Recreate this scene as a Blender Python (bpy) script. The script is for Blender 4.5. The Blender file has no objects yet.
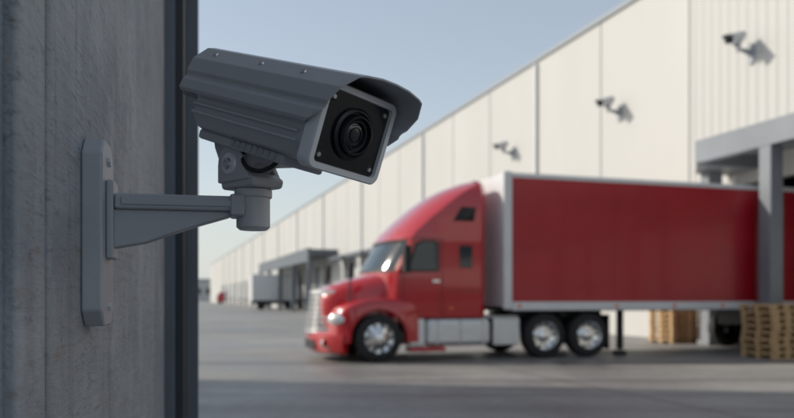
import bpy, bmesh, math, random
from mathutils import Matrix, Vector
random.seed(4)
S=bpy.context.scene
EYE=1.28
# ---------------------------------------------------------------- helpers
def link(o): S.collection.objects.link(o)
def grp(name,M=None):
    e=bpy.data.objects.new(name,None); e.empty_display_size=.2; link(e)
    if M is not None: e.matrix_world=M
    return e
def frame(o,X,Y,Z=(0,0,1),s=1.0):
    X=Vector(X)*s;Y=Vector(Y)*s;Z=Vector(Z)*s
    return Matrix(((X.x,Y.x,Z.x,o[0]),(X.y,Y.y,Z.y,o[1]),(X.z,Y.z,Z.z,o[2]),(0,0,0,1)))
def mesh(name,vs,fs,mat,par=None,M=None,bev=0,seg=2,smooth=True,mats=None,fm=None,sol=0,ang=35):
    me=bpy.data.meshes.new(name); me.from_pydata([tuple(v) for v in vs],[],fs)
    bm=bmesh.new(); bm.from_mesh(me)
    bmesh.ops.recalc_face_normals(bm,faces=bm.faces); bm.to_mesh(me); bm.free()
    o=bpy.data.objects.new(name,me); link(o)
    if mats:
        for m in mats: me.materials.append(m)
        for i,p in enumerate(me.polygons): p.material_index=fm[i]
    else: me.materials.append(mat)
    if smooth:
        for p in me.polygons: p.use_smooth=True
        me.set_sharp_from_angle(angle=math.radians(ang))
    if par: o.parent=par
    if M is not None: o.matrix_local=M
    if sol:
        m=o.modifiers.new('s','SOLIDIFY'); m.thickness=sol; m.offset=-1
    if bev:
        m=o.modifiers.new('b','BEVEL'); m.width=bev; m.segments=seg; m.limit_method='ANGLE'; m.angle_limit=math.radians(30)
        m.harden_normals=True
    return o
def box(name,x0,x1,y0,y1,z0,z1,mat,par=None,bev=0,M=None,seg=2):
    vs=[(x,y,z) for x in(x0,x1) for y in(y0,y1) for z in(z0,z1)]
    fs=[(0,1,3,2),(4,6,7,5),(0,4,5,1),(2,3,7,6),(0,2,6,4),(1,5,7,3)]
    return mesh(name,vs,fs,mat,par,M,bev,seg)
def boxes(name,L,mat,par=None,bev=0):
    vs=[];fs=[]
    for (x0,x1,y0,y1,z0,z1) in L:
        b=len(vs)
        vs+=[(x,y,z) for x in(x0,x1) for y in(y0,y1) for z in(z0,z1)]
        fs+=[tuple(b+i for i in f) for f in[(0,1,3,2),(4,6,7,5),(0,4,5,1),(2,3,7,6),(0,2,6,4),(1,5,7,3)]]
    return mesh(name,vs,fs,mat,par,None,bev)
def lathe(name,prof,mat,par=None,M=None,n=40,mats=None,pm=None,ang=35):
    # prof (r,a): a along local X axis, axis through origin
    vs=[];fs=[];fm=[]
    k=len(prof)
    for i in range(n):
        t=2*math.pi*i/n
        for r,a in prof: vs.append((a,r*math.cos(t),r*math.sin(t)))
    for i in range(n):
        j=(i+1)%n
        for q in range(k-1):
            fs.append((i*k+q,i*k+q+1,j*k+q+1,j*k+q)); fm.append(pm[q] if pm else 0)
    return mesh(name,vs,fs,mat,par,M,mats=mats,fm=fm,ang=ang)
def extr(name,poly,y0,y1,mat,par=None,bev=0,M=None):
    # polygon in local XZ extruded along Y
    n=len(poly)
    vs=[(x,y0,z) for x,z in poly]+[(x,y1,z) for x,z in poly]
    fs=[tuple(range(n)),tuple(range(2*n-1,n-1,-1))]+[(i,(i+1)%n,n+(i+1)%n,n+i) for i in range(n)]
    return mesh(name,vs,fs,mat,par,M,bev)
# ---------------------------------------------------------------- materials
def nodes(m):
    nt=m.node_tree; return nt,nt.nodes,nt.links,nt.nodes['Principled BSDF']
def mat(name,col,rough=.5,metal=0,coat=0,var=0,vs=(3,3,3),bump=0,bs=200,rv=0,spec=None):
    m=bpy.data.materials.new(name); m.use_nodes=True
    nt,N,L,b=nodes(m)
    b.inputs['Base Color'].default_value=(*col,1); b.inputs['Roughness'].default_value=rough
    b.inputs['Metallic'].default_value=metal; b.inputs['Coat Weight'].default_value=coat
    b.inputs['Coat Roughness'].default_value=.05
    if spec is not None: b.inputs['Specular IOR Level'].default_value=spec
    tc=N.new('ShaderNodeTexCoord')
    if var or rv:
        mp=N.new('ShaderNodeMapping'); mp.inputs['Scale'].default_value=vs
        L.new(tc.outputs['Object'],mp.inputs['Vector'])
        nz=N.new('ShaderNodeTexNoise'); nz.inputs['Scale'].default_value=1; nz.inputs['Detail'].default_value=6
        nz.inputs['Roughness'].default_value=.6
        L.new(mp.outputs[0],nz.inputs['Vector'])
        r=N.new('ShaderNodeMapRange'); r.inputs[1].default_value=.3; r.inputs[2].default_value=.7
        r.inputs[3].default_value=1-var; r.inputs[4].default_value=1+var
        L.new(nz.outputs[0],r.inputs[0])
        mx=N.new('ShaderNodeVectorMath'); mx.operation='SCALE'; mx.inputs[0].default_value=col
        L.new(r.outputs[0],mx.inputs['Scale']); L.new(mx.outputs[0],b.inputs['Base Color'])
        if rv:
            r2=N.new('ShaderNodeMapRange'); r2.inputs[1].default_value=.3; r2.inputs[2].default_value=.7
            r2.inputs[3].default_value=rough-rv; r2.inputs[4].default_value=rough+rv
            L.new(nz.outputs[0],r2.inputs[0]); L.new(r2.outputs[0],b.inputs['Roughness'])
    if bump:
        n2=N.new('ShaderNodeTexNoise'); n2.inputs['Scale'].default_value=bs; n2.inputs['Detail'].default_value=3
        L.new(tc.outputs['Object'],n2.inputs['Vector'])
        bp=N.new('ShaderNodeBump'); bp.inputs['Strength'].default_value=bump; bp.inputs['Distance'].default_value=.001
        L.new(n2.outputs[0],bp.inputs['Height']); L.new(bp.outputs[0],b.inputs['Normal'])
    return m
def concrete(name,c1,c2,stain,dist=.004):
    m=bpy.data.materials.new(name); m.use_nodes=True
    nt,N,L,b=nodes(m); tc=N.new('ShaderNodeTexCoord')
    def noise(sc,mp,det=6,rg=.6):
        p=N.new('ShaderNodeMapping'); p.inputs['Scale'].default_value=mp; L.new(tc.outputs['Object'],p.inputs[0])
        n=N.new('ShaderNodeTexNoise'); n.inputs['Scale'].default_value=sc; n.inputs['Detail'].default_value=det; n.inputs['Roughness'].default_value=rg
        L.new(p.outputs[0],n.inputs['Vector']); return n
    def mixc(a,bcol,fac,lo,hi,mult=1):
        r=N.new('ShaderNodeMapRange'); r.inputs[1].default_value=lo; r.inputs[2].default_value=hi; r.inputs[4].default_value=mult
        L.new(fac,r.inputs[0]); x=N.new('ShaderNodeMix'); x.data_type='RGBA'
        L.new(r.outputs[0],x.inputs[0])
        if isinstance(a,tuple): x.inputs[6].default_value=(*a,1)
        else: L.new(a,x.inputs[6])
        x.inputs[7].default_value=(*bcol,1); return x.outputs[2]
    big=noise(1,(3,2.2,3.2)); streak=noise(1,(4,7,3.4),8,.66); fine=noise(1,(70,22,80),6,.75); drip=noise(1,(5,16,1.3),5,.6); spots=noise(1,(30,9,40),4,.6)
    c=mixc(c1,c2,big.outputs[0],.38,.62)
    c=mixc(c,tuple(x*1.35 for x in c2),streak.outputs[0],.5,.70,.7)
    c=mixc(c,tuple(x*.5 for x in c1),drip.outputs[0],.55,.75,.6)
    c=mixc(c,stain,spots.outputs[0],.59,.69,.6)
    c=mixc(c,tuple(x*.42 for x in c1),fine.outputs[0],.54,.72,.8)
    L.new(c,b.inputs['Base Color']); b.inputs['Roughness'].default_value=.65
    a=N.new('ShaderNodeMath'); a.operation='MULTIPLY_ADD'; a.inputs[1].default_value=.8
    L.new(fine.outputs[0],a.inputs[0]); L.new(spots.outputs[0],a.inputs[2])
    bp=N.new('ShaderNodeBump'); bp.inputs['Strength'].default_value=.9; bp.inputs['Distance'].default_value=dist
    L.new(a.outputs[0],bp.inputs['Height']); L.new(bp.outputs[0],b.inputs['Normal'])
    return m
GREY=mat('camera_grey_paint',(.46,.475,.505),.38,0,0,.05,(9,9,9),.25,900,.06)
GREYL=mat('camera_grey_light',(.72,.74,.77),.30,.15,0,.05,(9,9,9),.15,900)
GREYD=mat('bracket_grey_paint',(.36,.38,.415),.42,0,0,.07,(12,12,12),.3,700,.06)
BLK=mat('black_faceplate',(.006,.007,.009),.22,0,.3)
BLKM=mat('black_matte',(.012,.013,.015),.6)
LENSG=mat('lens_glass',(.004,.006,.014),.04,0,1)
RING=mat('lens_ring',(.03,.032,.036),.3,.6)
SCR=mat('screw_steel',(.6,.6,.62),.3,1)
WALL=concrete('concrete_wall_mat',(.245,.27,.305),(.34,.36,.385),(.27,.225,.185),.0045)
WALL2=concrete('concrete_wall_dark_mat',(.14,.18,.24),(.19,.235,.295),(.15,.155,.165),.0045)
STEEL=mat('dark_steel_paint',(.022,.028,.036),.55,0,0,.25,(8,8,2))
STEEL2=mat('mid_steel_paint',(.12,.14,.165),.5,0,0,.15,(8,8,2))
RED=mat('truck_red_paint',(.47,.008,.015),.22,0,1,.05,(1,1,1))
REDT=mat('trailer_red_panel',(.38,.007,.017),.38,0,.15,.12,(.6,.6,1.4),0,1,.05)
CHR=mat('chrome',(.78,.79,.8),.16,1)
GRL=mat('grille_bright_metal',(.74,.75,.77),.2,.65)
ALU=mat('brushed_aluminium',(.64,.66,.68),.34,.5,0,.08,(3,3,12))
WHT=mat('white_panel',(.70,.71,.72),.4,0,0,.05,(1,1,1))
GLS=mat('tinted_window_glass',(.012,.02,.028),.05,0,.5)
WGL=mat('windscreen_glass',(.025,.045,.06),.08)
TYR=mat('tyre_rubber',(.018,.018,.02),.75,0,0,.2,(6,6,6))
CHS=mat('chassis_black',(.02,.02,.023),.6)
LAMP=mat('headlamp_lens',(.75,.78,.8),.08,.3,1)
AMB=mat('marker_lens_amber',(.8,.16,.03),.25,0,.5)
WOOD=mat('pallet_wood',(.50,.34,.18),.8,0,0,.3,(9,9,30))
FAC=mat('facade_panel',(.53,.525,.505),.55,0,0,.04,(.25,.25,.1))
SEAM=mat('facade_seam',(.26,.265,.27),.6)
TRIM=mat('parapet_trim',(.32,.345,.37),.5)
CANO=mat('canopy_steel',(.22,.24,.265),.5,0,0,.1,(.8,.8,.8))
DARK=mat('dock_interior',(.03,.03,.033),.9)
RIB=mat('ribbed_facade',(.53,.525,.505),.55)
nt,N,L,b=nodes(RIB)
tc=N.new('ShaderNodeTexCoord'); w=N.new('ShaderNodeTexWave'); w.bands_direction='Y'; w.inputs['Scale'].default_value=.9; w.inputs['Distortion'].default_value=0
L.new(tc.outputs['Object'],w.inputs['Vector']); bp=N.new('ShaderNodeBump'); bp.inputs['Distance'].default_value=.05; bp.inputs['Strength'].default_value=1
L.new(w.outputs['Fac'],bp.inputs['Height']); L.new(bp.outputs[0],b.inputs['Normal'])
# ground
GR=bpy.data.materials.new('yard_paving'); GR.use_nodes=True
nt,N,L,b=nodes(GR); tc=N.new('ShaderNodeTexCoord')
n1=N.new('ShaderNodeTexNoise'); n1.inputs['Scale'].default_value=.22; n1.inputs['Detail'].default_value=8; n1.inputs['Roughness'].default_value=.62
n2=N.new('ShaderNodeTexNoise'); n2.inputs['Scale'].default_value=6; n2.inputs['Detail'].default_value=8
L.new(tc.outputs['Object'],n1.inputs[0]); L.new(tc.outputs['Object'],n2.inputs[0])
cr=N.new('ShaderNodeValToRGB'); cr.color_ramp.elements[0].position=.36; cr.color_ramp.elements[0].color=(.24,.237,.235,1)
cr.color_ramp.elements[1].position=.66; cr.color_ramp.elements[1].color=(.43,.42,.395,1)
L.new(n1.outputs[0],cr.inputs[0])
mx=N.new('ShaderNodeMix'); mx.data_type='RGBA'; mx.blend_type='MULTIPLY'; mx.inputs[0].default_value=.45
L.new(cr.outputs[0],mx.inputs[6]); L.new(n2.outputs[0],mx.inputs[7])
mp=N.new('ShaderNodeMapping'); mp.inputs['Rotation'].default_value=(0,0,math.radians(-17.5)); L.new(tc.outputs['Object'],mp.inputs[0])
br=N.new('ShaderNodeTexBrick'); br.offset=0; br.inputs['Scale'].default_value=1; br.inputs['Brick Width'].default_value=6; br.inputs['Row Height'].default_value=6
br.inputs['Mortar Size'].default_value=.03; br.inputs['Color1'].default_value=(1,1,1,1); br.inputs['Color2'].default_value=(.84,.84,.84,1); br.inputs['Mortar'].default_value=(.35,.35,.35,1)
L.new(mp.outputs[0],br.inputs['Vector'])
m2=N.new('ShaderNodeMix'); m2.data_type='RGBA'; m2.blend_type='MULTIPLY'; m2.inputs[0].default_value=1
L.new(mx.outputs[2],m2.inputs[6]); L.new(br.outputs[0],m2.inputs[7])
# tyre marks: long soft bands along the truck lane
wv=N.new('ShaderNodeTexNoise'); wv.inputs['Scale'].default_value=1; wv.inputs['Detail'].default_value=5
mp2=N.new('ShaderNodeMapping'); mp2.inputs['Rotation'].default_value=(0,0,math.radians(-17.5)); mp2.inputs['Scale'].default_value=(.06,1.3,1); L.new(tc.outputs['Object'],mp2.inputs[0]); L.new(mp2.outputs[0],wv.inputs['Vector'])
r3=N.new('ShaderNodeMapRange'); r3.inputs[1].default_value=.50; r3.inputs[2].default_value=.70; r3.inputs[3].default_value=1; r3.inputs[4].default_value=.55; L.new(wv.outputs[0],r3.inputs[0])
m3=N.new('ShaderNodeVectorMath'); m3.operation='SCALE'; L.new(m2.outputs[2],m3.inputs[0]); L.new(r3.outputs[0],m3.inputs['Scale'])
L.new(m3.outputs[0],b.inputs['Base Color'])
r4=N.new('ShaderNodeMapRange'); r4.inputs[1].default_value=.35; r4.inputs[2].default_value=.65; r4.inputs[3].default_value=.38; r4.inputs[4].default_value=.72; L.new(n1.outputs[0],r4.inputs[0]); L.new(r4.outputs[0],b.inputs['Roughness'])
bp=N.new('ShaderNodeBump'); bp.inputs['Distance'].default_value=.01; bp.inputs['Strength'].default_value=.5; L.new(n2.outputs[0],bp.inputs['Height']); L.new(bp.outputs[0],b.inputs['Normal'])
mesh('ground',[(-1500,-300,0),(1500,-300,0),(1500,4000,0),(-1500,4000,0)],[(0,1,2,3)],GR)
# ---------------------------------------------------------------- security camera
def security_camera(name,M,f,scale=1.0,head_off=(.212,0,.22)):
    """M: wall frame, X out of the wall, Y along, Z up; origin on wall at arm level base"""
    g=grp(name,M)
    T=.028; H0,H1=-.039,.220; W=.050; c=.022
    oc=[(-W,H0+c),(-W+c,H0),(W-c,H0),(W,H0+c),(W,H1-c),(W-c,H1),(-W+c,H1),(-W,H1-c)]
    vs=[(0,y,z) for y,z in oc]+[(T,y,z) for y,z in oc]
    fs=[tuple(range(8)),tuple(range(15,7,-1))]+[(i,(i+1)%8,8+(i+1)%8,8+i) for i in range(8)]
    mesh('wall_plate',vs,fs,GREYD,g,bev=.004,seg=3)
    box('plate_rib',T,T+.010,-.024,.024,.055,.165,GREYD,g,.003)
    for zz in(-.012,.192):
        lathe('plate_bolt',[(0,.004),(.006,.004),(.007,0)],GREY,g,Matrix.Translation((T,0,zz)),6)
    a=T+.202
    box('arm_flange',T+.010,a-.012,-.021,.021,.125,.147,GREYD,g,.004)
    extr('arm_gusset',[(T+.008,.126),(T+.008,.070),(T+.05,.078),(T+.12,.103),(T+.165,.117),(T+.185,.126)],-.013,.013,GREYD,g,.003)
    box('arm_inset',T+.02,a-.03,-.0235,-.0205,.131,.141,GREYD,g,.001)
    box('arm_cap',a-.034,a-.012,-.025,.025,.118,.150,GREYD,g,.004)
    lathe('swivel_post',[(0,.100),(.020,.100),(.0245,.104),(.0245,.146),(.0275,.148),(.0275,.158),(.022,.162),(.0,.162)],GREY,g,
          Matrix.Translation((a,0,0))@Matrix(((0,0,1,0),(0,1,0,0),(1,0,0,0),(0,0,0,1))),40)
    R=M.to_3x3().normalized()
    th=math.asin(-f.z); Z=Vector((0,0,1)); u=(Z-f*Z.dot(f)).normalized(); Y=u.cross(f)
    rho=math.radians(5); u2=u*math.cos(rho)+Y*math.sin(rho); Y2=Y*math.cos(rho)-u*math.sin(rho)
    Ri=R.inverted()
    fx,fy,fz=Ri@f,Ri@Y2,Ri@u2
    hx=Vector((a,0,head_off[2]+.004))
    HM=frame(hx,fx,fy,fz)
    fh=Vector((f.x,f.y,0)).normalized(); yh=Vector((-fh.y,fh.x,0))
    KM=frame(Vector((a,0,.160)),Ri@fh,Ri@yh,(0,0,1))
    extr('yoke_base',[(-.040,0),(.034,0),(.038,.012),(.022,.022),(-.046,.022)],-.028,.028,GREY,g,.004,KM)
    for y0 in(-.031,.022):
        P=[(.030,.010)]+[(-.016+.030*math.cos(math.radians(t)),.036+.030*math.sin(math.radians(t))) for t in range(0,181,18)]+[(-.046,.010)]
        extr('yoke_ear',P,y0,y0+.009,GREY,g,.0025,KM)
    bm=KM@Matrix.Translation((-.016,-.031,.036))@Matrix(((0,1,0,0),(-1,0,0,0),(0,0,1,0),(0,0,0,1)))
    lathe('yoke_bolt_washer',[(.0085,.0035),(.015,.003),(.0165,0)],GREYL,g,bm,32)
    lathe('yoke_bolt',[(0,.005),(.003,.0045),(.0035,.0065),(.0075,.0065),(.009,.002)],SCR,g,bm,24)
    extr('tilt_block',[(-.080,0.0),(.090,0.0),(.085,-.012),(.040,-.022),(.012,-.050),(-.030,-.050),(-.065,-.020)],-.020,.020,GREY,g,.003,HM)
    box('rail_slab',-.088,.12,-.038,.038,-.012,.003,GREY,g,.004,HM)
    boxes_l=[(.0+.014*i,.0+.014*i+.007,-.041,-.037,-.009,.001) for i in range(8)]
    vsb=boxes('rail_teeth',boxes_l,GREYD,g,.001); vsb.matrix_local=HM
    # housing
    x0,x1=-.094,.195
    sec=[(-.030,0),(-.048,.006),(-.060,.022),(-.062,.045),(-.0655,.047),(-.0655,.062),(-.062,.064),(-.062,.098),(-.05,.106),(.05,.106),(.062,.098),(.062,.064),(.0655,.062),(.0655,.047),(.062,.045),(.060,.022),(.048,.006),(.030,0)]
    n=len(sec); xs=[(x0,.88),(x0+.008,1),(x1-.012,1)]
    vs=[];fs=[]
    for x,s in xs: vs+=[(x+(.25*(z-.0) if x<0 else 0),y*s,.052+(z-.052)*s) for y,z in sec]
    for i in range(len(xs)-1):
        for j in range(n): k=(j+1)%n; fs.append((i*n+j,i*n+k,(i+1)*n+k,(i+1)*n+j))
    fs+= [tuple(range(n)),tuple(range((len(xs)-1)*n+n-1,(len(xs)-1)*n-1,-1))]
    mesh('housing',vs,fs,GREY,g,HM,bev=.0025,seg=2)
    boxes('side_rib',[(x0+.014,x1-.03,-.0645,-.0610,.022,.026),(x0+.014,x1-.03,-.0648,-.0615,.034,.038)],GREY,g,.001).matrix_local=HM
    # sun shield
    sp=[(-.070,.048),(-.0755,.053),(-.0755,.066),(-.0725,.070),(-.0725,.074),(-.0755,.079),(-.0745,.098),(-.060,.117),(-.050,.1205),(-.025,.1245),(0,.1255),(.025,.1245),(.050,.1205),(.060,.117),(.0745,.098),(.0755,.079),(.0725,.074),(.0725,.070),(.0755,.066),(.0755,.053),(.070,.048)]
    vs=[];fs=[];nx=9
    for y,z in sp:
        t=max(0,min(1,(z-.048)/.0775))
        xb=-.112+.030*t; xf=.180+.070*t**.65
        for i in range(nx): vs.append((xb+(xf-xb)*i/(nx-1),y,z))
    for j in range(len(sp)-1):
        for i in range(nx-1): fs.append((j*nx+i,j*nx+i+1,(j+1)*nx+i+1,(j+1)*nx+i))
    mesh('sun_shield',vs,fs,GREY,g,HM,sol=.003,bev=.0012,ang=20)
    for xx in(-.05,.06,.15): lathe('shield_screw',[(0,.0018),(.0035,.0016),(.0042,0)],SCR,g,HM@frame((xx,-.0665,.1085),Vector((0,-.79,.61)),Vector((1,0,0)),Vector((0,.61,.79))),16)
    mesh('rear_cap',[(-.106+.030*(z-.048)/.0775,y*.96,z-.004) for y,z in sp],[tuple(range(len(sp)))],GREYD,g,HM,sol=.004)
    def rr(w,h,r,k=5):
        p=[]
        for cx,cz,a0 in((w-r,h-r,0),(-w+r,h-r,90),(-w+r,-h+r,180),(w-r,-h+r,270)):
            for i in range(k+1):
                t=math.radians(a0+90*i/k); p.append((cx+r*math.cos(t),cz+r*math.sin(t)))
        return p
    A=rr(.0655,.056,.012); B=rr(.0565,.047,.006); nA=len(A); cz=.052
    xa,xb2=x1-.016,x1+.006
    loops=[(xa,A,1),(xb2-.003,A,1),(xb2,A,.97),(xb2,B,1),(xb2-.006,B,.98)]
    vs=[];fs=[]
    for x,P,s in loops: vs+=[(x,y*s,cz+z*s) for y,z in P]
    for i in range(len(loops)-1):
        for j in range(nA): k=(j+1)%nA; fs.append((i*nA+j,i*nA+k,(i+1)*nA+k,(i+1)*nA+j))
    mesh('front_bezel',vs,fs,GREYL,g,HM,ang=50)
    mesh('face_plate',[(xb2-.005,y,cz+z) for y,z in rr(.058,.0485,.006)],[tuple(range(nA))],BLK,g,HM,smooth=False)
    for sy in(-1,1):
        for sz in(-1,1):
            lathe('face_screw',[(0,.0022),(.0028,.0022),(.0036,0)],SCR,g,HM@Matrix.Translation((xb2-.005,sy*.047,cz+sz*.037)),16)
            lathe('face_screw_seat',[(.0036,.0008),(.0055,.0002)],BLKM,g,HM@Matrix.Translation((xb2-.005,sy*.047,cz+sz*.037)),16)
    lathe('lens_barrel',[(.034,0),(.034,.004),(.031,.006),(.0295,.006),(.0285,.002),(.0265,.002),(.026,.010),(.0245,.012),(.0225,.012),(.0215,.006),(.019,.005),(.0185,.008),(.017,.008),(.016,.004)],
          None,g,HM@Matrix.Translation((xb2-.005,.0,cz)),56,mats=[RING,BLKM],pm=[0,0,0,1,1,0,0,0,0,1,0,0,1])
    pr=[(.0165*math.sin(t),.004+.0035*math.cos(t)) for t in [math.pi/2*i/8 for i in range(9)]]
    lathe('lens_glass',pr,LENSG,g,HM@Matrix.Translation((xb2-.005,.0,cz)),48)
    lathe('lens_inner_ring',[(.0105,.0078),(.0102,.0082),(.0085,.0084),(.0083,.0078)],RING,g,HM@Matrix.Translation((xb2-.005,.0,cz)),40)
    pts=[(-.01,-.024,-.006),(.0,-.026,-.024),(.03,-.026,-.032),(.06,-.024,-.022),(.075,-.022,-.006)]
    cu=bpy.data.curves.new('cable','CURVE'); cu.dimensions='3D'; cu.bevel_depth=.0032; cu.bevel_resolution=4
    sp_=cu.splines.new('BEZIER'); sp_.bezier_points.add(len(pts)-1)
    for q,p in zip(sp_.bezier_points,pts): q.co=p; q.handle_left_type=q.handle_right_type='AUTO'
    co=bpy.data.objects.new('cable',cu); link(co); cu.materials.append(BLKM); co.parent=g; co.matrix_local=HM@Matrix.Translation((.02,0,0))
    return g
ps,thd=math.radians(42),math.radians(18)
F=Vector((math.cos(thd)*math.cos(ps),-math.cos(thd)*math.sin(ps),-math.sin(thd)))
wn=Vector((.977,.215,0)).normalized(); ww=Vector((-.215,.977,0)).normalized()
W0=Vector((-.4365,1.071,EYE))
security_camera('security_camera',frame(W0,wn,ww),F)
# ---------------------------------------------------------------- left concrete building
g=grp('concrete_building',frame((W0.x,W0.y,0),wn,ww))
box('wall_panel_far',-.25,0,-.226,1.30,0,8,WALL,g,.006)
box('wall_panel_mid',-.25,-.003,-.345,-.232,0,8,WALL,g,.006)
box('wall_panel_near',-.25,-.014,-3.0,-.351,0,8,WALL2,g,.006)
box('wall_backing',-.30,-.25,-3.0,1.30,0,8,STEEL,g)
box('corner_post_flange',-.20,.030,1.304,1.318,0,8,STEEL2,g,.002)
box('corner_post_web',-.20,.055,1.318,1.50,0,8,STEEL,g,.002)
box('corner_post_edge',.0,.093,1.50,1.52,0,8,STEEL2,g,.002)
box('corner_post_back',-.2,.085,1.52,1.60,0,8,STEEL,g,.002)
g2=grp('shadow_block')  # unseen block, added behind the wall to throw shadow over the foreground paving
box('walls',-14,-5.0,2.8,12.2,0,8.6,WHT,g2)
box('shadow_block_cap',-14.1,-4.9,2.7,12.3,8.6,8.9,TRIM,g2)
box('shadow_block_panel',-5.0,-4.97,5,8,0,3.4,STEEL2,g2)
# ---------------------------------------------------------------- warehouse
al=math.radians(17.5); Nn=Vector((math.cos(al),math.sin(al),0)); D1=Vector((-math.sin(al),math.cos(al),0))
WF=frame((0,0,0),Nn,D1)   # local x = L, y = s
g=grp('warehouse',WF); LW=15.3; HT=11.25
bays=[(13.0,17.6)]+[(24+6*i,27.8+6*i) for i in range(7)]+[(68.5+5*i,72+5*i) for i in range(6)]+[(110+9*i,114+9*i) for i in range(10)]
pl=[];cur=-12
for a,b_ in bays:
    pl.append((LW,LW+.3,cur,a,0,4.4)); cur=b_
pl.append((LW,LW+.3,cur,236,0,4.4))
boxes('lower_wall',pl,FAC,g)
box('upper_wall_ribbed',LW,LW+.3,-12,19.2,4.4,HT,RIB,g)
box('upper_wall',LW+.001,LW+.3,19.2,236,4.4,HT,FAC,g)
boxes('panel_seams',[(LW-.012,LW+.0,19.2+4.8*i-.03,19.2+4.8*i+.03,4.4,HT) for i in range(0,42)],SEAM,g)
box('parapet_cap',LW-.08,LW+.4,-12.1,236.1,HT,HT+.16,TRIM,g)
box('interior_back',LW+6,LW+6.3,-12,236,0,HT-.2,DARK,g)
box('roof',LW+.3,LW+45,-12,236,HT-.4,HT-.15,TRIM,g)
box('end_wall',LW+.3,LW+45,235.7,236,0,HT-.4,FAC,g)
box('dock_floor',LW+.05,LW+6,-12,236,.9,1.1,DARK,g)
boxes('dock_doors',[(LW+.12,LW+.18,a,b_,1.1,4.4) for a,b_ in bays[1:]],STEEL2,g)
boxes('dock_bumpers',[(LW-.12,LW,a+.3,a+.55,.8,1.3) for a,b_ in bays]+[(LW-.12,LW,b_-.55,b_-.3,.8,1.3) for a,b_ in bays],CHS,g,.01)
# canopies
LC=13.2
box('canopy_beam',LC,LC+.25,-12,16.35,4.75,5.32,CANO,g,.01)
box('canopy_deck',LC+.25,LW-.01,-12,16.30,5.05,5.25,CANO,g,.01)
mesh('canopy_corner',[(x,y,z) for z in(4.72,5.30) for x,y in((LC+.05,16.352),(LW-.012,16.352),(LW-.012,17.62),(14.25,17.62))],[(0,1,2,3),(7,6,5,4),(0,1,5,4),(1,2,6,5),(2,3,7,6),(3,0,4,7)],CANO,g,bev=.01)
boxes('canopy_columns',[(LC+.0,LC+.36,s,s+.36,0,4.75) for s in(13.82,9.3,4.8)]+[(14.3,14.75,17.15,17.5,0,4.72)],CANO,g,.02)
boxes('canopy_footings',[(LC-.06,LC+.42,s-.06,s+.42,0,.12) for s in(13.82,9.3,4.8)]+[(14.24,14.81,17.09,17.56,0,.12)],CANO,g,.01)
box('canopy2_beam',12.6,12.9,66,100,4.5,5.7,STEEL2,g)
box('canopy2_deck',12.9,LW-.02,66,100,5.2,5.6,STEEL2,g)
boxes('canopy2_columns',[(12.6,13.0,66+8.4*i,66.4+8.4*i,0,4.5) for i in range(5)],STEEL2,g)
boxes('canopy3_deck',[(14.1,LW-.02,23.5+6*i,28.3+6*i,4.5,4.75) for i in range(7)],STEEL2,g)
boxes('downpipes',[(LW-.14,LW-.02,28.75+14.4*i,28.87+14.4*i,0,HT-.1) for i in range(12)],WHT,g)
# facade cameras
for k,(px,py) in enumerate(((752,52),(620,112),(513,153))):
    kk=(px-397)/760; d=LW/(kk*math.cos(al)+math.sin(al))
    P=Vector((kk*d,d,EYE+(298-py)/760*d)); P=WF@Vector((LW-.001,(WF.inverted()@P).y,P.z-.25))
    sc=2.1
    fd=Vector((-.75,-.58,-.32)).normalized()
    security_camera('security_camera',frame(P,-Nn,-D1,s=sc),fd)
# ---------------------------------------------------------------- truck
A0=Vector((-.336,15.0,0))
TF=frame(A0,Nn,D1)
T=grp('semi_truck',TF)
VC=1.27
def plan_loft(name,levels,m,par,nf=18,mats=None,fmf=None,bev=0):
    vs=[];fs=[];fm=[]
    n=nf+1+4
    for (z,uf,c,hw,ub,p) in levels:
        for i in range(nf+1):
            t=-1+2*i/nf; v=hw*math.sin(t*math.pi/2)
            vs.append((uf+c*abs(v/hw)**p,VC+v,z))
        vs+=[(ub-.12,VC+hw,z),(ub,VC+hw-.1,z),(ub,VC-hw+.1,z),(ub-.12,VC-hw,z)]
    for q in range(len(levels)-1):
        for j in range(n):
            k=(j+1)%n; fs.append((q*n+j,q*n+k,(q+1)*n+k,(q+1)*n+j)); fm.append(fmf(q,j) if fmf else 0)
    fs+=[tuple(range(n)),tuple(range(len(levels)*n-1,(len(levels)-1)*n-1,-1))]; fm+=[0,0]
    return mesh(name,vs,fs,m,par,mats=mats,fm=fm,bev=bev,ang=28)
lv=[(.88,.05,.30,1.17,2.32,4),(1.0,.02,.32,1.2,2.32,4),(1.80,.0,.40,1.2,2.32,3),(1.86,.02,.40,1.2,2.32,3),(2.40,.34,.34,1.19,2.32,3),(2.47,.34,.34,1.19,2.32,3.2),
    (2.62,.44,.34,1.17,2.34,3.2),(2.92,.74,.38,1.14,2.36,3),(3.2,1.06,.42,1.11,2.38,3),(3.45,1.40,.42,1.06,2.40,3),(3.62,1.72,.40,.99,2.41,3),(3.74,2.02,.3,.86,2.41,3),(3.78,2.2,.12,.7,2.38,3)]
plan_loft('cab_body',lv,None,T,mats=[RED,WGL,BLKM],fmf=lambda q,j:(1 if q==3 and 2<=j<=15 else (2 if q in(2,4) and 2<=j<=15 else 0)))
# windscreen wipers, visor lamps
boxes('roof_marker_lamps',[(.46+.03*abs(i),.54+.03*abs(i),VC+i*.35-.05,VC+i*.35+.05,2.62,2.66) for i in(-2,-1,0,1,2)],AMB,T,.008)
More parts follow.
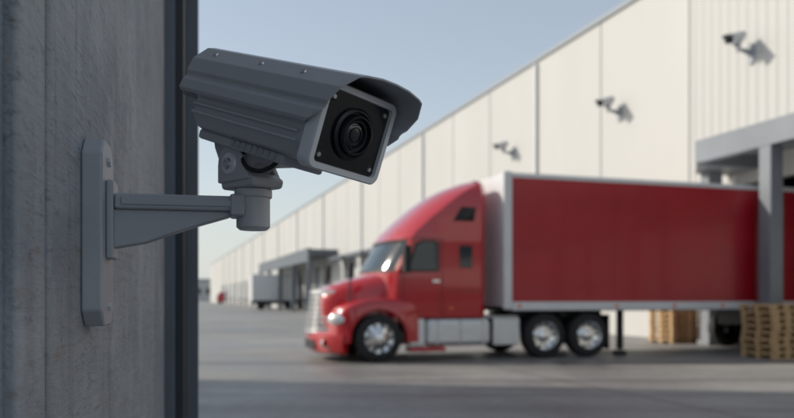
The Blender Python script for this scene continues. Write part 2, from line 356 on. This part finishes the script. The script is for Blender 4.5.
# hood
hs=[(-1.02,.40,1.30,.62),(-.98,.50,1.38,.58),(-.90,.58,1.46,.5),(-.76,.68,1.54,.45),(-.5,.80,1.64,.45),(-.15,.93,1.73,.5),(.15,1.03,1.80,.6),(.42,1.10,1.84,.7)]
vs=[];fs=[];n=25
for u,hw,zt,zb in hs:
    for i in range(n):
        t=math.pi*i/(n-1); e=.36
        cx,sx=math.cos(t),math.sin(t)
        vs.append((u,VC+hw*math.copysign(abs(cx)**e,cx),zb+(zt-zb)*abs(sx)**e))
for q in range(len(hs)-1):
    for i in range(n-1): fs.append((q*n+i,q*n+i+1,(q+1)*n+i+1,(q+1)*n+i))
fs.append(tuple(range(n)))
mesh('hood',vs,fs,RED,T,ang=40)
def bow(name,z0,z1,uf,c,hw,th,m,n=14):
    vs=[];fs=[]
    for i in range(n+1):
        t=-1+2*i/n; u=uf+c*abs(t)**2.2; v=VC+hw*t
        vs+=[(u,v,z0),(u,v,z1),(u+th,v,z1),(u+th,v,z0)]
    for i in range(n):
        for j in range(4): k=(j+1)%4; fs.append((4*i+j,4*i+k,4*i+4+k,4*i+4+j))
    fs+=[(0,1,2,3),(4*n+3,4*n+2,4*n+1,4*n)]
    return mesh(name,vs,fs,m,T,bev=.006)
for i in range(7):
    z=.66+.10*i; f=(z-.6)/.78
    bow('grille_bar',z,z+.045,-1.24+.10*f,.40-.03*f,.68-.09*f,.03,GRL)
for i in range(8):
    z0=.60+.097*i; f=(z0-.6)/.78
    bow('grille_back',z0,z0+.096,-1.19+.10*f,.37,.66-.09*f,.05,CHS)
bow('grille_top',1.35,1.44,-1.14,.36,.60,.12,GRL); bow('grille_bottom',.57,.625,-1.25,.42,.71,.10,GRL)
R=.58
for side in(0,1):
    arch=[(R*math.cos(math.radians(a)),.47+R*math.sin(math.radians(a))) for a in range(-8,189,14)]
    m_=len(arch)
    key=[(.86,.40),(.86,.9),(.80,1.14),(.60,1.22),(.3,1.27),(0,1.28),(-.3,1.25),(-.50,1.20),(-.66,1.13),(-.78,1.04),(-.86,.88),(-.88,.66),(-.86,.40)]
    def res(P,m):
        d=[0]
        for i in range(len(P)-1): d.append(d[-1]+math.hypot(P[i+1][0]-P[i][0],P[i+1][1]-P[i][1]))
        o=[]
        for i in range(m):
            t=d[-1]*i/(m-1); j=max(x for x in range(len(d)) if d[x]<=t+1e-9); j=min(j,len(P)-2)
            f=(t-d[j])/(d[j+1]-d[j]); o.append((P[j][0]+(P[j+1][0]-P[j][0])*f,P[j][1]+(P[j+1][1]-P[j][1])*f))
        return o
    out=res(key,m_)
    def vv(u,dep):
        o=.02+ (max(0,-u-.45)/.45)**2*.26
        w_=o+dep
        return w_ if side==0 else 2*VC-w_
    vs=[];fs=[]
    mid=[((a[0]*.25+b2[0]*.75),(a[1]*.25+b2[1]*.75)) for a,b2 in zip(arch,out)]
    rows=[(arch,.25),(arch,.0),(mid,-.01),([(x*.985,z-.015) for x,z in out],.03),(out,.09),([(x*1.06,z+.02) for x,z in out],.55)]
    for P,dep in rows: vs+=[(u,vv(u,dep),z) for u,z in P]
    for q in range(len(rows)-1):
        for i in range(m_-1): fs.append((q*m_+i,q*m_+i+1,(q+1)*m_+i+1,(q+1)*m_+i))
    mesh('fender',vs,fs,RED,T,ang=50)
    v0=vv(-.80,.05)
    lathe('headlamp',[(.12*math.sin(t),-.09*math.cos(t)) for t in [math.pi/2*i/8 for i in range(9)]],LAMP,T,
        Matrix.Translation((-.82,v0+(.02 if side==0 else -.02),.86))@Matrix.Rotation(math.radians(45 if side==0 else -45),4,'Z')@Matrix.Scale(1.6,4,(0,1,0)),24)
# bumper
plan_loft('bumper',[(.15,-1.08,.46,1.04,-.60,2.6),(.20,-1.15,.46,1.14,-.60,2.6),(.36,-1.20,.46,1.17,-.60,2.6),(.54,-1.19,.46,1.17,-.60,2.6),(.60,-1.14,.44,1.13,-.60,2.6)],RED,T)
bow('bumper_intake',.25,.43,-1.212,.05,.5,.03,CHS)
for s in(-1,1):
    lathe('fog_lamp',[(0,-.05),(.06,-.04),(.075,0)],LAMP,T,Matrix.Translation((-1.03,VC+s*.80,.38))@Matrix.Rotation(math.radians(s*28),4,'Z'),20)
def side_panel(name,poly,m,off=.006,th=.012,bev=.004):
    for s in(0,1):
        y=VC-1.2-off if s==0 else VC+1.2+off-th
        extr(name,poly,y,y+th,m,T,bev)
side_panel('door_window',[(.62,1.84),(1.24,1.84),(1.24,2.36),(1.18,2.42),(.92,2.42),(.80,2.36)],GLS)
side_panel('door_window_trim',[(.58,1.81),(1.27,1.81),(1.27,2.40),(1.20,2.45),(.90,2.45),(.76,2.38)],BLKM,.003)
side_panel('sleeper_window',[(1.72,1.90),(2.0,1.90),(2.0,2.36),(1.72,2.36)],GLS)
side_panel('door_seam_a',[(1.33,.92),(1.345,.92),(1.345,2.5),(1.33,2.5)],BLKM,.003)
side_panel('door_seam_b',[(.50,.92),(.515,.92),(.515,1.8),(.50,1.8)],BLKM,.003)
side_panel('door_seam_c',[(.50,2.485),(1.345,2.485),(1.345,2.497),(.50,2.497)],BLKM,.004)
side_panel('locker_seam',[(1.45,1.42),(2.2,1.42),(2.2,1.432),(1.45,1.432)],BLKM,.003)
side_panel('door_handle',[(1.12,1.60),(1.28,1.60),(1.28,1.645),(1.12,1.645)],CHR,.03,.02)
side_panel('side_marker',[(1.5,1.05),(1.58,1.05),(1.58,1.10),(1.5,1.10)],AMB,.012)
for s in(-1,1):
    y=VC+s*1.13
    mesh('fairing_vent',[(1.55,y,2.80),(2.05,y,2.80),(2.12,VC+s*1.105,3.16),(1.80,VC+s*1.105,3.16)],[(0,1,2,3)],BLKM,T,sol=.02)
for s in(0,1):
    q=(lambda v:v) if s==0 else (lambda v:2*VC-v)
    def bx(nm,x0,x1,y0,y1,z0,z1,m,bv): 
        ya,yb=sorted((q(y0),q(y1))); box(nm,x0,x1,ya,yb,z0,z1,m,T,bv)
    bx('mirror_head',.42,.56,-.30,-.08,1.78,2.32,BLKM,.03)
    bx('mirror_arm',.50,.53,-.1,.09,2.24,2.28,BLKM,.005)
    bx('mirror_arm',.50,.53,-.1,.09,1.84,1.88,BLKM,.005)
    bx('hood_mirror',-.60,-.50,.10,.30,1.66,1.98,BLKM,.03)
    bx('hood_mirror_post',-.57,-.54,.2,.24,1.2,1.70,BLKM,.005)
    bx('fuel_tank',.98,2.42,.02,.56,.30,.86,ALU,.11)
    for x in(1.2,1.7,2.2): bx('tank_strap',x,x+.05,.012,.5,.295,.865,CHR,.11)
    bx('step_lower',.62,1.40,-.01,.3,.20,.29,RED,.02)
    bx('step_box',.64,.96,.03,.5,.31,.86,ALU,.03)
    bx('side_skirt_rear',2.46,3.06,.03,.10,.30,.86,ALU,.02)
    bx('drive_fender',3.2,4.98,.12,.62,1.0,1.03,CHS,.01)
    bx('mud_flap',5.24,5.26,.08,.66,.16,.92,CHS,.003)
box('deck_plate',2.35,3.2,.4,2.14,.86,.90,ALU,T)
box('frame_rail_a',-.8,5.3,.82,.92,.58,.86,CHS,T)
box('frame_rail_b',-.8,5.3,1.62,1.72,.58,.86,CHS,T)
box('fifth_wheel',3.6,4.5,.8,1.74,.88,1.05,CHS,T,.03)
lathe('exhaust_can',[(.0,.9),(.09,.9),(.09,3.0),(0,3.0)],CHR,T,Matrix.Translation((2.50,VC,0))@Matrix(((0,0,1,0),(0,1,0,0),(1,0,0,0),(0,0,0,1))),24)
def wheel(u,side,z=.48,dual=False,par=T,r=.48):
    sgn=-1 if side==0 else 1
    v=.05 if side==0 else 2*VC-.05
    M=Matrix.Translation((u,v,z))@Matrix(((0,1,0,0),(sgn,0,0,0),(0,0,1,0),(0,0,0,1)))
    k=r/.48
    if dual:
        pr=[(.30*k,-.30),(.36*k,-.30),(.46*k,-.28),(.48*k,-.26),(.48*k,-.06),(.46*k,-.02),(.40*k,0),(.30*k,0),(.285*k,-.02),(.27*k,-.10),(.20*k,-.13),(.13*k,-.12),(.12*k,-.03),(.10*k,-.02),(0,-.02)]
        pm=[0]*7+[1]*7
    else:
        pr=[(.30*k,-.30),(.36*k,-.30),(.46*k,-.28),(.48*k,-.26),(.48*k,-.06),(.46*k,-.02),(.40*k,0),(.30*k,0),(.285*k,-.02),(.26*k,-.05),(.21*k,-.01),(.14*k,.02),(.12*k,.05),(.09*k,.07),(0,.075)]
        pm=[0]*7+[1]*7
    lathe('wheel',pr,None,par,M,44,mats=[TYR,CHR],pm=pm)
    rr_=.235*k; xx=-.115 if dual else -.02
    for i in range(10):
        t=2*math.pi*i/10
        lathe('wheel_hole',[(0,.012),(.026,.012),(.028,-.02)],CHS,par,M@Matrix.Translation((xx,rr_*math.cos(t),rr_*math.sin(t))),10)
for s in(0,1):
    wheel(0,s); wheel(3.68,s,dual=True); wheel(4.74,s,dual=True)
# trailer
TR=grp('box_trailer',TF)
U0,U1=2.74,11.1
box('cargo_body',U0,U1,0,2*VC,1.20,3.86,REDT,TR,.01)
box('front_wall',U0-.05,U0-.002,.03,2*VC-.03,1.10,3.90,WHT,TR,.02)
for y0 in(-.012,2*VC-.06):
    box('front_corner_post',U0-.06,U0+.14,y0,y0+.072,1.04,3.93,WHT,TR,.03)
    box('top_rail',U0+.14,U1,y0,y0+.072,3.80,3.90,WHT,TR,.01)
    box('bottom_rail',U0+.14,U1,y0,y0+.072,1.02,1.20,WHT,TR,.01)
box('roof_sheet',U0,U1,.07,2*VC-.07,3.865,3.885,WHT,TR)
boxes('side_seams',[(U0+.14+1.22*i,U0+.155+1.22*i,-.003,0.001,1.21,3.80) for i in range(1,7)],REDT,TR)
boxes('rivets',[(U0+.3+.305*i,U0+.312+.305*i,-.014,-.011,1.12,1.132) for i in range(26)],CHR,TR)
boxes('marker_lamps',[(u,u+.09,-.022,-.012,1.08,1.14) for u in(U0+.25,U0+2.6,U0+4.1,U0+5.4,U0+6.9)],AMB,TR,.003)
box('floor',U0+.1,U1,.08,2*VC-.08,1.0,1.06,CHS,TR)
for y in(.45,1.95): box('landing_leg',5.75,5.87,y,y+.12,.12,1.02,CHS,TR,.01); box('landing_foot',5.69,5.93,y-.04,y+.16,0.0,.1,CHS,TR,.01)
box('axle_slider',9.6,11.0,.7,1.8,.62,.98,CHS,TR)
for s in(0,1): wheel(10.3,s,dual=True,par=TR)
# ---------------------------------------------------------------- pallets
def pallet_stack(L_,s_,rot,n=7,w=1.2,dp=.8):
    M=WF@Matrix.Translation((L_,s_,0))@Matrix.Rotation(rot,4,'Z')
    g=grp('pallet_stack',M); B=[]
    for k in range(n):
        z=k*.144; jx=random.uniform(-.03,.03); jy=random.uniform(-.03,.03)
        for i in range(3):
            y=-dp/2+i*(dp-.1)/2; B.append((-w/2+jx,w/2+jx,y+jy,y+.1+jy,z+.001,z+.026))
            for j in range(3):
                x=-w/2+j*(w-.14)/2; B.append((x+jx,x+.14+jx,y+jy,y+.1+jy,z+.026,z+.090))
        for i in range(3):
            x=-w/2+i*(w-.14)/2; B.append((x+jx,x+.14+jx,-dp/2+jy,dp/2+jy,z+.090,z+.116))
        for i in range(5):
            y=-dp/2+i*(dp-.12)/4; B.append((-w/2+jx,w/2+jx,y+jy,y+.12+jy,z+.116,z+.142))
    boxes('pallets',B,WOOD,g)
pallet_stack(12.62,13.2,.04,8,.78,.9)
pallet_stack(13.55,13.0,-.03,8,.8,.9)
pallet_stack(14.35,18.5,.03,8,1.25,1.0)
# ---------------------------------------------------------------- distant things
g=grp('parked_trailer',frame((-13.4,84,0),(math.cos(.25),math.sin(.25),0),(-math.sin(.25),math.cos(.25),0)))
box('cargo_body',-2.6,2.4,0,2.5,1.0,3.9,WHT,g,.05)
box('chassis',-2.5,2.4,.3,2.2,.6,1.0,CHS,g)
for u in(-1.6,1.5): lathe('wheel',[(0,0),(.3,0),(.48,-.02),(.48,-.3)],TYR,g,Matrix.Translation((u,.05,.48))@Matrix(((0,1,0,0),(-1,0,0,0),(0,0,1,0),(0,0,0,1))),20)
def small_truck(x,y,m1):
    g=grp('parked_truck',Matrix.Translation((x,y,0)))
    box('cargo_body',0,6,0,2.4,.9,3.0,m1,g,.05); extr('cab',[(-1.9,.5),(-.1,.5),(-.1,2.6),(-1.2,2.6),(-1.8,1.7)],0,2.3,RED,g,.08)
    extr('cab_window',[(-1.5,1.7),(-.6,1.7),(-.6,2.3),(-1.15,2.3)],-.02,.02,GLS,g)
    for u in(-1.1,4.6): lathe('wheel',[(0,0),(.3,0),(.48,-.02),(.48,-.3)],TYR,g,Matrix.Translation((u,.0,.48))@Matrix(((0,1,0,0),(-1,0,0,0),(0,0,1,0),(0,0,0,1))),20)
small_truck(-38.5,170,WHT)
g=grp('distant_building'); box('walls',-110,-62,330,360,0,9,FAC,g); box('roof',-110.5,-61.5,329.5,360.5,9,9.6,TRIM,g)
boxes('windows',[(-108+5*i,-105+5*i,329.9,330,3,5.5) for i in range(9)],GLS,g)
g=grp('distant_building'); box('walls',-70,-48,420,450,0,13,TRIM,g); box('roof',-70.5,-47.5,419.5,450.5,13,13.6,SEAM,g)
boxes('windows',[(-68+4*i,-66+4*i,419.9,420,4,9) for i in range(5)],GLS,g)
g=grp('distant_tower'); box('shaft',-56,-53,260,263,0,11,SEAM,g); box('cap',-56.5,-52.5,259.5,263.5,11,12.5,STEEL2,g)
# ---------------------------------------------------------------- sky, sun, camera
el=math.radians(31); az=math.radians(-80)
sd=Vector((math.sin(az)*math.cos(el),math.cos(az)*math.cos(el),math.sin(el)))
W=bpy.data.worlds.new('World'); S.world=W; W.use_nodes=True
N=W.node_tree.nodes; L=W.node_tree.links
sk=N.new('ShaderNodeTexSky'); sk.sky_type='NISHITA'; sk.sun_disc=False; sk.sun_elevation=el; sk.sun_rotation=az
sk.air_density=1; sk.dust_density=1.5; sk.ozone_density=1
# atmospheric haze thickening towards the horizon
tc=N.new('ShaderNodeTexCoord'); sx=N.new('ShaderNodeSeparateXYZ'); L.new(tc.outputs['Generated'],sx.inputs[0])
o1=N.new('ShaderNodeMath'); o1.operation='SUBTRACT'; o1.inputs[0].default_value=1; o1.use_clamp=True; L.new(sx.outputs['Z'],o1.inputs[1])
o2=N.new('ShaderNodeMath'); o2.operation='POWER'; o2.inputs[1].default_value=6; L.new(o1.outputs[0],o2.inputs[0])
o3=N.new('ShaderNodeMath'); o3.operation='MULTIPLY_ADD'; o3.inputs[1].default_value=.58; o3.inputs[2].default_value=.34; L.new(o2.outputs[0],o3.inputs[0])
hm=N.new('ShaderNodeMix'); hm.data_type='RGBA'; L.new(o3.outputs[0],hm.inputs[0]); L.new(sk.outputs[0],hm.inputs[6]); hm.inputs[7].default_value=(4.75,4.95,4.85,1)
L.new(hm.outputs[2],N['Background'].inputs[0]); N['Background'].inputs[1].default_value=.15
su=bpy.data.lights.new('sun','SUN'); su.energy=3.4; su.angle=math.radians(.5); su.color=(1,.93,.81)
so=bpy.data.objects.new('sun',su); link(so); so.rotation_euler=(-sd).to_track_quat('-Z','Y').to_euler(); so.location=(-20,5,20)
cd=bpy.data.cameras.new('camera'); co=bpy.data.objects.new('camera',cd); link(co); S.camera=co
co.location=(0,0,EYE); co.rotation_euler=(math.radians(90),0,0)
cd.sensor_width=36; cd.lens=36*760/794; cd.shift_y=(298-209)/794
cd.clip_start=.02; cd.clip_end=6000
cd.dof.use_dof=True; cd.dof.focus_distance=1.03; cd.dof.aperture_fstop=4.4; cd.dof.aperture_blades=0
S.view_settings.view_transform='Standard'; S.view_settings.look='None'; S.view_settings.exposure=0
